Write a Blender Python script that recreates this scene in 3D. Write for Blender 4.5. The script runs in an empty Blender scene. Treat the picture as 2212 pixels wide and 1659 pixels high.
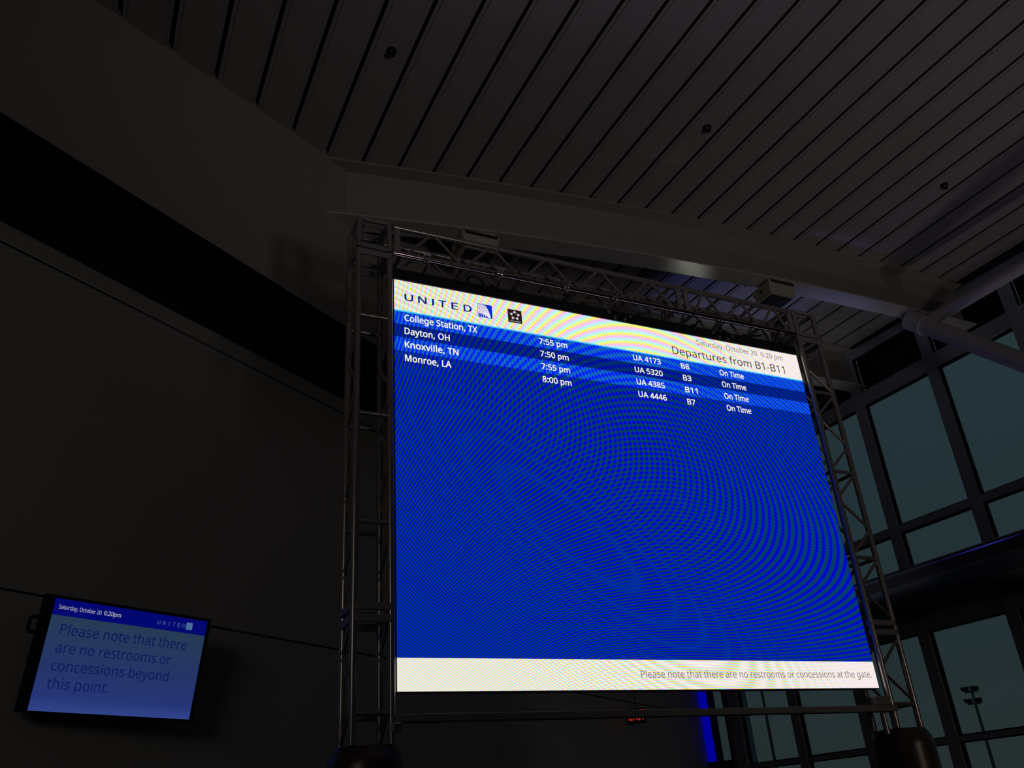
import bpy, math
from mathutils import Vector, Matrix

D = bpy.data
SC = bpy.context.scene
COL = SC.collection
R = math.radians

# ------------------------------------------------------------------ camera
cam_d = D.cameras.new('camera')
cam = D.objects.new('camera', cam_d)
COL.objects.link(cam)
cam_d.sensor_fit = 'HORIZONTAL'
cam_d.sensor_width = 36.0
cam_d.lens = 36.0 * 1871.4 / 2212.0
cam_d.clip_start = 0.05
cam_d.clip_end = 500
right = Vector((0.90709895, -0.4153069, -0.06849573))
down = Vector((0.13427189, 0.43973375, -0.88803451))
fwd = Vector((0.39892674, 0.79633812, 0.45464607))
m = Matrix((right, -down, -fwd)).transposed().to_4x4()
m.translation = Vector((0, 0, 1.6))
cam.matrix_world = m
SC.camera = cam

# ------------------------------------------------------------------ view, world, lights
SC.view_settings.view_transform = 'Standard'
SC.view_settings.look = 'None'
SC.view_settings.exposure = 0.0
SC.view_settings.gamma = 1.0
SC.view_settings.use_curve_mapping = False
SC.cycles.use_denoising = True
SC.cycles.max_bounces = 6

W = D.worlds.new('dusk_sky')
SC.world = W
W.use_nodes = True
wn, wl = W.node_tree.nodes, W.node_tree.links
wn.clear()
wout = wn.new('ShaderNodeOutputWorld')
wbg = wn.new('ShaderNodeBackground')
wtc = wn.new('ShaderNodeTexCoord')
wsep = wn.new('ShaderNodeSeparateXYZ')
wramp = wn.new('ShaderNodeValToRGB')
wno = wn.new('ShaderNodeTexNoise')
wno.inputs['Scale'].default_value = 3.0
wmap = wn.new('ShaderNodeMapping')
wmap.inputs['Scale'].default_value = (1, 1, 5)
wl.new(wtc.outputs['Generated'], wsep.inputs[0])
wl.new(wtc.outputs['Generated'], wmap.inputs[0])
wl.new(wmap.outputs[0], wno.inputs['Vector'])
wadd = wn.new('ShaderNodeMath'); wadd.operation = 'MULTIPLY_ADD'
wadd.inputs[1].default_value = 0.10
wl.new(wno.outputs['Fac'], wadd.inputs[0])
wl.new(wsep.outputs['Z'], wadd.inputs[2])
wl.new(wadd.outputs[0], wramp.inputs['Fac'])
e = wramp.color_ramp.elements
e[0].position = 0.0; e[0].color = (0.0225, 0.0300, 0.0300, 1)
e[1].position = 0.6; e[1].color = (0.0205, 0.0400, 0.0490, 1)
x_ = wramp.color_ramp.elements.new(0.22); x_.color = (0.0185, 0.0330, 0.0370, 1)
wl.new(wramp.outputs['Color'], wbg.inputs['Color'])
wbg.inputs['Strength'].default_value = 1.0
wl.new(wbg.outputs[0], wout.inputs[0])


def aim(o, target):
    d = Vector(target) - o.location
    o.rotation_euler = d.to_track_quat('-Z', 'Y').to_euler()


def area(name, loc, target, size, power, color):
    l = D.lights.new(name, 'AREA')
    l.shape = 'DISK'; l.size = size; l.energy = power; l.color = color
    o = D.objects.new(name, l); COL.objects.link(o)
    o.location = loc; aim(o, target)
    return o


def spot(name, loc, target, angle, blend, radius, power, color):
    l = D.lights.new(name, 'SPOT')
    l.spot_size = R(angle); l.spot_blend = blend; l.shadow_soft_size = radius
    l.energy = power; l.color = color
    o = D.objects.new(name, l); COL.objects.link(o)
    o.location = loc; aim(o, target)
    return o


# unseen spots added behind the camera to brighten walls, ceiling and low right
spot('wall_fill', (-6.5, -4.0, 6.4), (-1.2, 6.0, 5.9), 54, 1.0, 2.4, 450, (1.0, 0.93, 0.83))
spot('ceiling_fill', (3.9, -3.6, 1.4), (5.2, 2.2, 8.6), 86, 1.0, 0.6, 420, (1.0, 0.88, 0.90))
spot('low_fill', (7.0, -4.5, 3.2), (7.6, 6.0, 2.2), 54, 1.0, 0.8, 120, (1.0, 0.86, 0.70))
# uplight on the floor at the glazing; it throws the column's shadow on the ceiling
spot('glazing_uplight', (11.35, 4.3, 1.0), (10.1, 5.7, 8.7), 76, 1.0, 0.17, 88, (1.0, 0.89, 0.83))
# blue uplights behind and beside the video wall, and a lamp far off that glints on the girder's underside
spot('blue_uplight', (8.9, 9.0, 1.2), (8.9, 8.9, 8.7), 31, 0.30, 0.25, 300, (0.30, 0.34, 1.0))
spot('blue_side_light', (7.2, 9.0, 0.6), (10.2, 6.7, 6.6), 36, 0.6, 0.2, 50, (0.10, 0.10, 1.0))
spot('girder_fill', (7.6, 7.0, 0.8), (9.9, 9.6, 8.3), 36, 0.6, 0.3, 190, (0.9, 0.92, 1.0))  # unseen neutral spot, added to brighten the second girder
spot('far_lamp', (10.85, 11.9, 4.1), (6.35, 7.33, 7.90), 6.5, 0.9, 0.10, 16, (1.0, 1.0, 0.85))


# ------------------------------------------------------------------ materials
def mat(name, color, rough=0.6, metal=0.0, noise=0.0, nscale=6.0, spec=0.5):
    m_ = D.materials.new(name)
    m_.use_nodes = True
    nt = m_.node_tree
    b = nt.nodes['Principled BSDF']
    b.inputs['Base Color'].default_value = (*color, 1)
    b.inputs['Roughness'].default_value = rough
    b.inputs['Metallic'].default_value = metal
    b.inputs['Specular IOR Level'].default_value = spec
    if noise:
        tc = nt.nodes.new('ShaderNodeTexCoord')
        n = nt.nodes.new('ShaderNodeTexNoise')
        n.inputs['Scale'].default_value = nscale
        n.inputs['Detail'].default_value = 4
        mp = nt.nodes.new('ShaderNodeMapRange')
        mp.inputs['To Min'].default_value = 1 - noise
        mp.inputs['To Max'].default_value = 1 + noise
        mx = nt.nodes.new('ShaderNodeVectorMath'); mx.operation = 'SCALE'
        mx.inputs[0].default_value = color
        nt.links.new(tc.outputs['Object'], n.inputs['Vector'])
        nt.links.new(n.outputs['Fac'], mp.inputs['Value'])
        nt.links.new(mp.outputs[0], mx.inputs['Scale'])
        nt.links.new(mx.outputs[0], b.inputs['Base Color'])
    return m_


def emit(name, color, strength=1.0):
    m_ = D.materials.new(name)
    m_.use_nodes = True
    nt = m_.node_tree
    nt.nodes.clear()
    o = nt.nodes.new('ShaderNodeOutputMaterial')
    em = nt.nodes.new('ShaderNodeEmission')
    em.inputs['Color'].default_value = (*color, 1)
    em.inputs['Strength'].default_value = strength
    nt.links.new(em.outputs[0], o.inputs[0])
    return m_


def lin(r, g, b):
    f = lambda c: (c / 255 / 12.92) if c <= 10 else ((c / 255 + 0.055) / 1.055) ** 2.4
    return (f(r), f(g), f(b))


M = {
    'plaster': mat('warm_white_plaster', (0.27, 0.248, 0.225), 0.75, 0, 0.04, 1.2),
    'wall_panel': mat('warm_grey_wall_panel', (0.36, 0.335, 0.305), 0.6, 0, 0.04, 1.0),
    'soffit_black': mat('black_soffit_paint', (0.006, 0.006, 0.006), 0.9, 0, 0.1, 3, 0.1),
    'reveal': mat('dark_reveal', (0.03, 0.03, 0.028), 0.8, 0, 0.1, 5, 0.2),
    'plank': mat('ceiling_metal_plank', (0.285, 0.258, 0.252), 0.5, 0, 0.05, 0.9, 0.4),
    'gap': mat('ceiling_gap_dark', (0.05, 0.045, 0.045), 0.9, 0, 0.1, 4, 0.1),
    'beam': mat('girder_cream_paint', (0.255, 0.243, 0.205), 0.55, 0, 0.03, 1.5),
    'flange': mat('girder_flange_paint', (0.40, 0.385, 0.35), 0.22, 0, 0.05, 2.5, 1.0),
    'tube': mat('painted_steel_tube', (0.42, 0.40, 0.42), 0.4, 0, 0.04, 2),
    'alu': mat('truss_aluminium', (0.34, 0.31, 0.285), 0.24, 0.6, 0.12, 14),
    'alu_glint': mat('truss_tube_pink_glint', (0.62, 0.50, 0.47), 0.13, 1.0, 0.08, 12),  # brighter pinkish truss metal, colours in the screen's reflection on one chord
    'alu_plate': mat('truss_plate', (0.27, 0.258, 0.25), 0.45, 0.3, 0.12, 9),
    'black': mat('black_metal', (0.012, 0.012, 0.013), 0.45, 0, 0.2, 8, 0.4),
    'cable': mat('black_rubber', (0.01, 0.01, 0.01), 0.5, 0, 0.1, 20, 0.4),
    'chrome': mat('bright_clamp_steel', (0.62, 0.60, 0.58), 0.16, 1.0, 0.1, 20),
    'frame': mat('window_frame_grey', (0.36, 0.40, 0.50), 0.45, 0.2, 0.06, 3),
    'sash_and_shade': mat('black_sash_and_side_shade', (0.022, 0.024, 0.026), 0.7, 0, 0.1, 6, 0.2),  # black sashes, and shade painted on mullion and transom sides
    'spandrel': mat('dark_spandrel_glass', (0.008, 0.009, 0.010), 0.35, 0, 0.1, 2, 0.3),
    'shelf': mat('canopy_dark_metal', (0.045, 0.045, 0.045), 0.5, 0.2, 0.1, 2),
    'shelf_panel': mat('canopy_olive_panel', (0.17, 0.16, 0.10), 0.6, 0, 0.1, 2),
    'lip': mat('canopy_polished_lip', (0.20, 0.20, 0.22), 0.22, 0.9, 0.05, 6),
    'drum': mat('brown_black_drum', (0.085, 0.062, 0.048), 0.32, 0.35, 0.15, 5, 0.5),
    'floor': mat('dark_carpet_floor', (0.055, 0.05, 0.05), 0.85, 0, 0.15, 30),
    'ground': mat('apron_concrete', (0.20, 0.20, 0.20), 0.9, 0, 0.1, 0.5),
    'box': mat('putty_box', (0.34, 0.32, 0.25), 0.5, 0, 0.04, 6),
    'grille': mat('dark_grille', (0.035, 0.035, 0.04), 0.7, 0, 0.3, 60),
    'mast': mat('galvanised_mast', (0.10, 0.13, 0.15), 0.6, 0.3, 0.1, 3),
    'tvblack': mat('tv_black_plastic', (0.008, 0.008, 0.008), 0.5, 0, 0.1, 8, 0.25),
}

gm = D.materials.new('window_glass')
gm.use_nodes = True
nt = gm.node_tree
nt.nodes.clear()
go = nt.nodes.new('ShaderNodeOutputMaterial')
gt = nt.nodes.new('ShaderNodeBsdfTransparent'); gt.inputs[0].default_value = (0.94, 0.97, 0.97, 1)
gg = nt.nodes.new('ShaderNodeBsdfGlossy'); gg.inputs['Roughness'].default_value = 0.04
gf = nt.nodes.new('ShaderNodeFresnel'); gf.inputs['IOR'].default_value = 1.25
gx = nt.nodes.new('ShaderNodeMixShader')
nt.links.new(gf.outputs[0], gx.inputs[0])
nt.links.new(gt.outputs[0], gx.inputs[1])
nt.links.new(gg.outputs[0], gx.inputs[2])
nt.links.new(gx.outputs[0], go.inputs[0])
M['glass'] = gm


# ------------------------------------------------------------------ the dot pitch pattern of the video wall
# two sets of interference bands that run over the panel, written in panel coordinates (metres from its lower left corner)
def led_mat(name, mode, c_a, c_b, strength=1.0):
    m_ = D.materials.new(name)
    m_.use_nodes = True
    nt_ = m_.node_tree
    N, L = nt_.nodes, nt_.links
    N.clear()
    out = N.new('ShaderNodeOutputMaterial')
    em = N.new('ShaderNodeEmission')
    em.inputs['Strength'].default_value = strength
    L.new(em.outputs[0], out.inputs[0])
    tc = N.new('ShaderNodeTexCoord')
    sp = N.new('ShaderNodeSeparateXYZ')
    L.new(tc.outputs['Object'], sp.inputs[0])

    def op(o, a, b=None, c=None):
        n = N.new('ShaderNodeMath'); n.operation = o
        for i, v in enumerate((a, b, c)):
            if v is None:
                continue
            if isinstance(v, (int, float)):
                n.inputs[i].default_value = v
            else:
                L.new(v, n.inputs[i])
        return n.outputs[0]

    def lc(a, s, b, t, c):
        return op('ADD', op('MULTIPLY_ADD', s, a, c), op('MULTIPLY', t, b))
    s, t = sp.outputs['X'], sp.outputs['Z']
    w = lc(0.0730761, s, 0.083286, t, 1.0)
    x = op('DIVIDE', lc(391.785, s, 68.6329, t, 858.0), w)
    y = op('DIVIDE', lc(106.6467, s, -235.3463, t, 1494.0), w)
    xx, yy, xy = op('MULTIPLY', x, x), op('MULTIPLY', y, y), op('MULTIPLY', x, y)

    def quad(a, b, c, d, e_):
        # gradient a + b x + c y, d + c x + e y
        q = op('MULTIPLY', x, a)
        q = op('MULTIPLY_ADD', xx, b / 2, q)
        q = op('MULTIPLY_ADD', xy, c, q)
        q = op('MULTIPLY_ADD', y, d, q)
        q = op('MULTIPLY_ADD', yy, e_ / 2, q)
        return op('MULTIPLY', q, 2 * math.pi)
    pa = quad(0.272, -0.00023, 0.00005, -0.1135, 0.00014)
    pb = quad(0.087 - 0.00005 * 1390 + 0.00023 * 1000, 0.00005, -0.00023, 0.00023 * 1390 - 0.0005 * 1000, 0.0005)

    def fader(f0, f1, t0, t1):
        n = N.new('ShaderNodeMapRange'); n.interpolation_type = 'SMOOTHSTEP'
        n.inputs['From Min'].default_value = f0; n.inputs['From Max'].default_value = f1
        n.inputs['To Min'].default_value = t0; n.inputs['To Max'].default_value = t1
        L.new(s, n.inputs['Value'])
        return n.outputs[0]
    if mode == 'dots':
        wa, wb = fader(2.2, 3.3, 1.0, 0.40), fader(0.3, 1.8, 0.36, 1.0)
        v = op('ADD', op('MULTIPLY', op('COSINE', pa), wa), op('MULTIPLY', op('COSINE', pb), wb))
        v = op('MULTIPLY_ADD', v, 0.25, 0.5)
        mr = N.new('ShaderNodeMapRange'); mr.interpolation_type = 'SMOOTHSTEP'
        mr.inputs['From Min'].default_value = 0.27
        mr.inputs['From Max'].default_value = 0.76
        L.new(v, mr.inputs['Value'])
        mx = N.new('ShaderNodeMix'); mx.data_type = 'RGBA'
        L.new(mr.outputs[0], mx.inputs['Factor'])
        mx.inputs['A'].default_value = (*c_b, 1)
        mx.inputs['B'].default_value = (*c_a, 1)
        L.new(mx.outputs['Result'], em.inputs['Color'])
    else:
        # white areas: pastel bands, each colour channel a little out of step; they fade to plain cream at the far end
        fade = fader(2.7, 4.2, 1.0, 0.20)
        cb = N.new('ShaderNodeCombineColor')
        for i, (p0, p1, base, amp) in enumerate(((0.0, 1.2, 0.95, 0.80), (2.2, 3.6, 0.84, 0.48), (4.2, 5.4, 0.82, 0.95))):
            v = op('ADD', op('COSINE', op('ADD', pa, p0)), op('MULTIPLY', op('COSINE', op('ADD', pb, p1)), 0.7))
            v = op('MULTIPLY', v, fade)
            v = op('MULTIPLY_ADD', v, amp / 1.7, base)
            L.new(v, cb.inputs[i])
        L.new(cb.outputs[0], em.inputs['Color'])
    return m_


M['led_body'] = led_mat('video_wall_blue', 'dots', lin(0, 0, 204), lin(6, 62, 90))
M['led_row_light'] = led_mat('video_wall_light_row', 'dots', lin(0, 20, 250), lin(22, 104, 182))
M['led_row_dark'] = led_mat('video_wall_dark_row', 'dots', lin(0, 2, 165), lin(4, 50, 92))
M['led_white'] = led_mat('video_wall_white', 'white', None, None)
M['led_cyan'] = emit('video_wall_cyan_line', lin(70, 200, 245))
M['led_text'] = emit('video_wall_white_text', lin(255, 246, 240))
M['led_navy'] = emit('video_wall_navy', lin(12, 30, 120))
M['led_logo_blue'] = emit('video_wall_logo_blue', lin(0, 40, 200))
M['led_black'] = emit('video_wall_black', lin(40, 26, 16))
M['led_grey'] = emit('video_wall_grey_text', lin(112, 100, 106))
M['led_dark_text'] = emit('video_wall_dark_text', lin(58, 44, 40))
M['led_foot_text'] = emit('video_wall_footer_text', lin(122, 100, 100))
M['led_silver'] = emit('video_wall_silver', lin(205, 200, 225))


# ------------------------------------------------------------------ mesh helpers
class MB:
    def __init__(self):
        self.v, self.f, self.mi = [], [], []

    def add(self, verts, faces, mi=0):
        n = len(self.v)
        self.v += [tuple(p) for p in verts]
        self.f += [tuple(i + n for i in f) for f in faces]
        self.mi += [mi] * len(faces)
        return self

    def box(self, a, b, mi=0):
        (x0, y0, z0), (x1, y1, z1) = a, b
        self.hexa([(x0, y0, z0), (x1, y0, z0), (x1, y1, z0), (x0, y1, z0)], [(x0, y0, z1), (x1, y0, z1), (x1, y1, z1), (x0, y1, z1)], mi)
        return self

    def hexa(self, lo, hi, mi=0):
        self.add(list(lo) + list(hi), [(3, 2, 1, 0), (4, 5, 6, 7), (0, 1, 5, 4), (1, 2, 6, 5), (2, 3, 7, 6), (3, 0, 4, 7)], mi)
        return self

    def quad(self, pts, mi=0):
        return self.add(pts, [tuple(range(len(pts)))], mi)

    def tube(self, p, q, r, n=12, mi=0, r2=None):
        p, q = Vector(p), Vector(q)
        d = (q - p).normalized()
        a = d.orthogonal().normalized()
        b = d.cross(a)
        r2 = r if r2 is None else r2
        vs = []
        for c, rr in ((p, r), (q, r2)):
            for i in range(n):
                t = 2 * math.pi * i / n
                vs.append(c + (a * math.cos(t) + b * math.sin(t)) * rr)
        fs = [(i, (i + 1) % n, n + (i + 1) % n, n + i) for i in range(n)]
        fs += [tuple(range(n - 1, -1, -1)), tuple(range(n, 2 * n))]
        return self.add(vs, fs, mi)

    def path(self, pts, r, n=8, mi=0):
        pts = [Vector(p) for p in pts]
        vs, fs = [], []
        up = None
        for k, p in enumerate(pts):
            d = (pts[min(k + 1, len(pts) - 1)] - pts[max(k - 1, 0)]).normalized()
            a = d.orthogonal().normalized() if up is None else (up - d * up.dot(d)).normalized()
            up = a
            b = d.cross(a)
            for i in range(n):
                t = 2 * math.pi * i / n
                vs.append(p + (a * math.cos(t) + b * math.sin(t)) * r)
        for k in range(len(pts) - 1):
            for i in range(n):
                fs.append((k * n + i, k * n + (i + 1) % n, (k + 1) * n + (i + 1) % n, (k + 1) * n + i))
        fs += [tuple(range(n - 1, -1, -1)), tuple(range((len(pts) - 1) * n, len(pts) * n))]
        return self.add(vs, fs, mi)

    def lathe(self, prof, c=(0, 0, 0), n=40, mi=0):
        vs, fs = [], []
        for r, z in prof:
            for i in range(n):
                t = 2 * math.pi * i / n
                vs.append((c[0] + r * math.cos(t), c[1] + r * math.sin(t), c[2] + z))
        for k in range(len(prof) - 1):
            for i in range(n):
                fs.append((k * n + i, k * n + (i + 1) % n, (k + 1) * n + (i + 1) % n, (k + 1) * n + i))
        fs += [tuple(range(n - 1, -1, -1)), tuple(range((len(prof) - 1) * n, len(prof) * n))]
        return self.add(vs, fs, mi)

    def build(self, name, mats, parent=None, smooth=False, bevel=0.0):
        me = D.meshes.new(name)
        me.from_pydata(self.v, [], self.f)
        me.update()
        for m_ in (mats if isinstance(mats, (list, tuple)) else [mats]):
            me.materials.append(m_)
        me.polygons.foreach_set('material_index', self.mi)
        if smooth:
            me.polygons.foreach_set('use_smooth', [True] * len(me.polygons))
            me.set_sharp_from_angle(angle=R(40))
        o = D.objects.new(name, me)
        COL.objects.link(o)
        if parent is not None:
            o.parent = parent
        if bevel:
            md = o.modifiers.new('bevel', 'BEVEL')
            md.width = bevel; md.segments = 2; md.limit_method = 'ANGLE'
        return o


def thing(name, label, cat, loc=(0, 0, 0), group=None):
    o = D.objects.new(name, None)
    COL.objects.link(o)
    o.location = loc
    o.empty_display_size = 0.1
    o['label'] = label; o['category'] = cat
    if group:
        o['group'] = group
    return o


def tag(o, label, cat, group=None):
    o['label'] = label; o['category'] = cat
    if group:
        o['group'] = group
    return o


def struct(o, label, cat):
    o['kind'] = 'structure'; o['label'] = label; o['category'] = cat
    return o


def off(p, o):
    return tuple(Vector(p) - Vector(o))


def dup(root, delta, label):
    """a copy of a thing with copies of its parts and their sub-parts"""
    def cp(o, parent):
        c = o.copy()
        COL.objects.link(c)
        if parent is not None:
            c.parent = parent
        for ch in [k for k in D.objects if k.parent == o]:
            cp(ch, c)
        return c
    r = cp(root, None)
    r.location = Vector(root.location) + Vector(delta)
    r['label'] = label
    return r


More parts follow.
